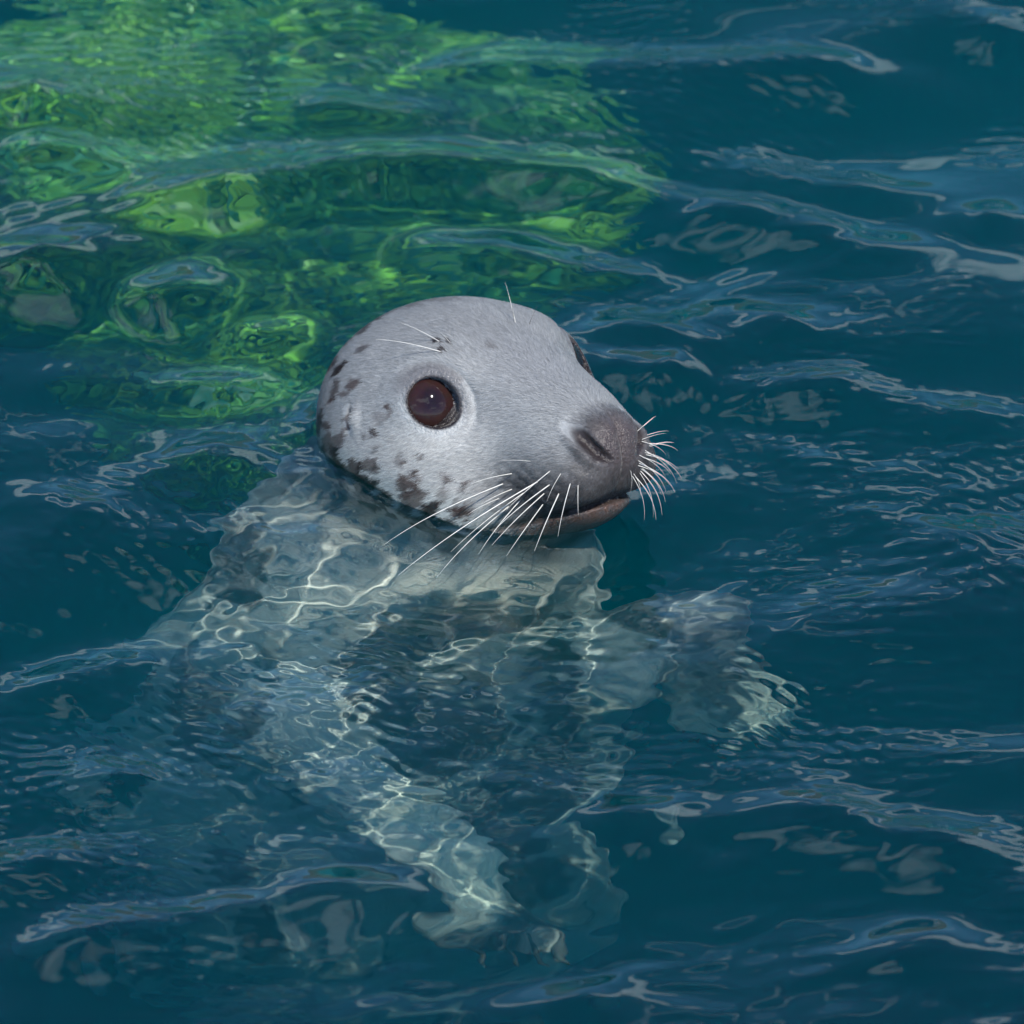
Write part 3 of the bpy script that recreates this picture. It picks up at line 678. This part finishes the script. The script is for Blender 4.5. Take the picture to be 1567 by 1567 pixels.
root_ = A_[pk] + (B_[pk] - A_[pk])*u1[:, None] + (C_[pk] - A_[pk])*u2[:, None]; nrm_ = nr[pk]
hl = to_head(root_)
flow = np.stack([-np.ones(HN), np.sign(hl[:, 1])*0.12*np.ones(HN), -0.30 - 0.05*hl[:, 0]*0], 1)
for s_ in (-1, 1):                                            # hair parts round the eyes
    e = hl - (EYE_C + GAZE*EYE_R)*np.array([1, s_, 1]); r_ = np.linalg.norm(e, axis=1)
    flow += 1.1*np.exp(-(r_/2.6)**2)[:, None]*e/np.maximum(r_, .3)[:, None]
flow[:, 1:] += 0.5*(np.stack([vnoise(hl, .7, 101, 2), vnoise(hl, .7, 102, 2)], 1) - .5)
fw_ = flow @ HR.T; fw_ += rf.normal(0, .16, fw_.shape)
fw_ -= nrm_*(fw_*nrm_).sum(1)[:, None]; fw_ /= np.linalg.norm(fw_, axis=1)[:, None]
ln_ = (.38 + .30*rf.random(HN))*np.where(eye_t[pk] & (rim_t[pk] < 1.9), .55, 1)*np.where(muz[tri[pk, 0]] > .4, .65, 1)
lift = .10 + .16*rf.random(HN)
side_ = np.cross(nrm_, fw_); hw = .0085 + .006*rf.random(HN)
mid_ = root_ + (fw_*.5 + nrm_*lift[:, None]*.55)*ln_[:, None]; tip_ = root_ + (fw_ + nrm_*lift[:, None]*.55)*ln_[:, None]
hv = np.stack([root_ - side_*hw[:, None], root_ + side_*hw[:, None], mid_ + side_*hw[:, None]*.75, mid_ - side_*hw[:, None]*.75, tip_], 1).reshape(-1, 3)
ii = np.arange(HN)[:, None]*5
hf = np.concatenate([ii + np.array([[0, 1, 2]]), ii + np.array([[0, 2, 3]]), ii + np.array([[3, 2, 4]])])
hm, ht, hp = material('fur_hair'); hp.inputs['Roughness'].default_value = .55; hp.inputs['Specular IOR Level'].default_value = .3
hat = node(ht, 'ShaderNodeAttribute', attribute_name='coat'); ht.links.new(hat.outputs['Color'], hp.inputs['Base Color'])
fur = mesh_obj('fur', hv/100 - SO, hf, hm, seal); fur['kind'] = 'stuff'
hc = col[tri[pk, 0]]*(.80 + .55*rf.random((HN, 1))**1.5)
hc = np.repeat(np.concatenate([hc, np.ones((HN, 1))], 1), 5, 0)
fa_ = fur.data.color_attributes.new('coat', 'FLOAT_COLOR', 'POINT'); fa_.data.foreach_set('color', hc.astype(np.float32).ravel())

# ---------------------------------------------------------------- drowned boulders under a coat of bright green weed
rkm, rkt, rkp = material('wet_rock'); rkp.inputs['Roughness'].default_value = .8
rn = node(rkt, 'ShaderNodeTexNoise'); rn.inputs['Scale'].default_value = 14; rn.inputs['Detail'].default_value = 6
rr_ = node(rkt, 'ShaderNodeValToRGB'); rr_.color_ramp.elements[0].color = (.03, .05, .025, 1); rr_.color_ramp.elements[1].color = (.09, .17, .04, 1)
rtc = node(rkt, 'ShaderNodeTexCoord'); rkt.links.new(rtc.outputs['Object'], rn.inputs['Vector']); rkt.links.new(rn.outputs['Fac'], rr_.inputs[0]); rkt.links.new(rr_.outputs[0], rkp.inputs['Base Color'])
wdm, wdt, wdp = material('green_weed'); wdp.inputs['Roughness'].default_value = .45
wc = node(wdt, 'ShaderNodeAttribute', attribute_name='tint'); wdt.links.new(wc.outputs['Color'], wdp.inputs['Base Color'])
wdp.inputs['Transmission Weight'].default_value = 0.0
def boulder(center, radii, seed, label, cover, blades):
    blades = int(blades*2.6)
    root = empty('weedy_boulder', tuple(center - np.array([0, 0, radii[2]])))
    O = np.array(root.location)
    bm = bmesh.new(); bmesh.ops.create_icosphere(bm, subdivisions=5, radius=1.0)
    V = np.array([v.co for v in bm.verts]); F = np.array([[v.index for v in f.verts] for f in bm.faces]); bm.free()
    R = 0.78 + 0.5*vnoise(V + 5, 1.4, seed, 4, .55)
    W = V*R[:, None]*np.array(radii) + center
    mesh_obj('rock', W - O, F, rkm, root)
    rg = np.random.default_rng(seed)
    # small crinkled fronds over the upper face, thinner towards the edges
    fc = W[F].mean(1); fn = np.cross(W[F[:, 1]] - W[F[:, 0]], W[F[:, 2]] - W[F[:, 0]]); ar = np.linalg.norm(fn, axis=1); fn /= ar[:, None]
    p = ar*np.clip(fn[:, 2] - 0.05, 0, 1)*sstep(cover, cover + .10, vnoise(fc, 7.0, seed + 3, 3))
    pick = rg.choice(len(fc), blades, p=p/p.sum())
    vs, fs, tint = [], [], []
    base = fc[pick] + rg.normal(0, .008, (blades, 3))
    ang = rg.random(blades)*2*pi; lean = rg.random(blades)*.9; ln = .010 + .020*rg.random(blades); wd = .0028 + .0050*rg.random(blades)
    d = np.stack([np.cos(ang)*np.sin(lean), np.sin(ang)*np.sin(lean), np.cos(lean)], 1); sd = np.stack([-np.sin(ang), np.cos(ang), 0*ang], 1)
    mid = base + d*ln[:, None]*.55 + sd*rg.normal(0, .003, (blades, 1)); tip = base + (d + np.stack([np.cos(ang), np.sin(ang), -0.5 + 0*ang], 1)*.45)*ln[:, None]
    V5 = np.stack([base - sd*wd[:, None]*.5, base + sd*wd[:, None]*.5, mid + sd*wd[:, None], mid - sd*wd[:, None], tip], 1).reshape(-1, 3)
    i5 = np.arange(blades)[:, None]*5
    F3 = np.concatenate([i5 + np.array([[0, 1, 2]]), i5 + np.array([[0, 2, 3]]), i5 + np.array([[3, 2, 4]])])
    o = mesh_obj('weed', V5 - O, F3, wdm, root)
    o['kind'] = 'stuff'; o.cycles.is_caustics_receiver = True
    tn = vnoise(base, 9.0, seed + 9, 3)
    cA, cB, cC = np.array([.085, .27, .035]), np.array([.21, .40, .03]), np.array([.03, .15, .06])
    w1 = sstep(.35, .7, tn)[:, None]; tcol = cA*(1 - w1) + cB*w1; tcol = np.where(rg.random((blades, 1)) < .2, cC, tcol)*(.8 + .5*rg.random((blades, 1)))
    tc5 = np.repeat(np.concatenate([tcol, np.ones((blades, 1))], 1), 5, 0)
    a = o.data.color_attributes.new('tint', 'FLOAT_COLOR', 'POINT'); a.data.foreach_set('color', tc5.astype(np.float32).ravel())
    tag(root, label, 'rock', 'weedy boulders under water')
def at_px(px, py, d): return under_water(px, py, d)
boulder(at_px(330, 130, .36) - np.array([0, 0, .10]), (.22, .17, .13), 2, 'largest drowned boulder under bright green weed, behind the seal', .22, 16000)
boulder(at_px(800, 215, .36) - np.array([0, 0, .07]), (.055, .12, .08), 5, 'narrow drowned green boulder just right of the largest weedy one', .20, 4000)
boulder(at_px(480, 420, .36) - np.array([0, 0, .10]), (.15, .09, .11), 8, 'drowned green weedy boulder showing beside the crown of the head', .25, 7000)
boulder(at_px(150, 310, .36) - np.array([0, 0, .08]), (.17, .07, .09), 9, 'low drowned weedy boulder in front of the largest one', .22, 6000)
boulder(at_px(250, 490, .38) - np.array([0, 0, .06]), (.055, .045, .06), 12, 'small drowned boulder with a green tuft, behind the ear', .25, 2200)
boulder(at_px(350, 640, .40) - np.array([0, 0, .06]), (.06, .035, .06), 15, 'small drowned green boulder beside the back of the neck', .22, 2000)
# far shore: never in view, seen only mirrored on the backs of the ripples
shm, sht, shp = material('shore_rock'); shp.inputs['Roughness'].default_value = .9
sn = node(sht, 'ShaderNodeTexNoise'); sn.inputs['Scale'].default_value = .35; sn.inputs['Detail'].default_value = 8
sr = node(sht, 'ShaderNodeValToRGB'); sr.color_ramp.elements[0].color = (.07, .055, .035, 1); sr.color_ramp.elements[1].color = (.26, .20, .13, 1)
stc = node(sht, 'ShaderNodeTexCoord'); sht.links.new(stc.outputs['Object'], sn.inputs['Vector']); sht.links.new(sn.outputs['Fac'], sr.inputs[0]); sht.links.new(sr.outputs[0], shp.inputs['Base Color'])
U, T = np.meshgrid(np.linspace(-1.25, 1.25, 160), np.linspace(0, 1, 24))
hgt = 7.0 + 5*vnoise(np.stack([U*6, T*0], -1), 1.0, 40, 4)
SX = np.sin(U)*(62 + 16*T); SY = np.cos(U)*(62 + 16*T); SZ = -2.5 + hgt*np.sqrt(T)*1.3
W3 = np.stack([SX, SY, SZ], -1); W3 += (vnoise(W3, .35, 44, 4)[..., None] - .5)*np.array([2.5, 2.5, 1.6])
jx = np.arange(160*24).reshape(24, 160)
sh = mesh_obj('shore', W3.reshape(-1, 3), np.stack([jx[:-1, :-1], jx[:-1, 1:], jx[1:, 1:], jx[1:, :-1]], -1).reshape(-1, 4), shm)
tag(sh, 'low brown rocky shore across the bay', kind='structure')
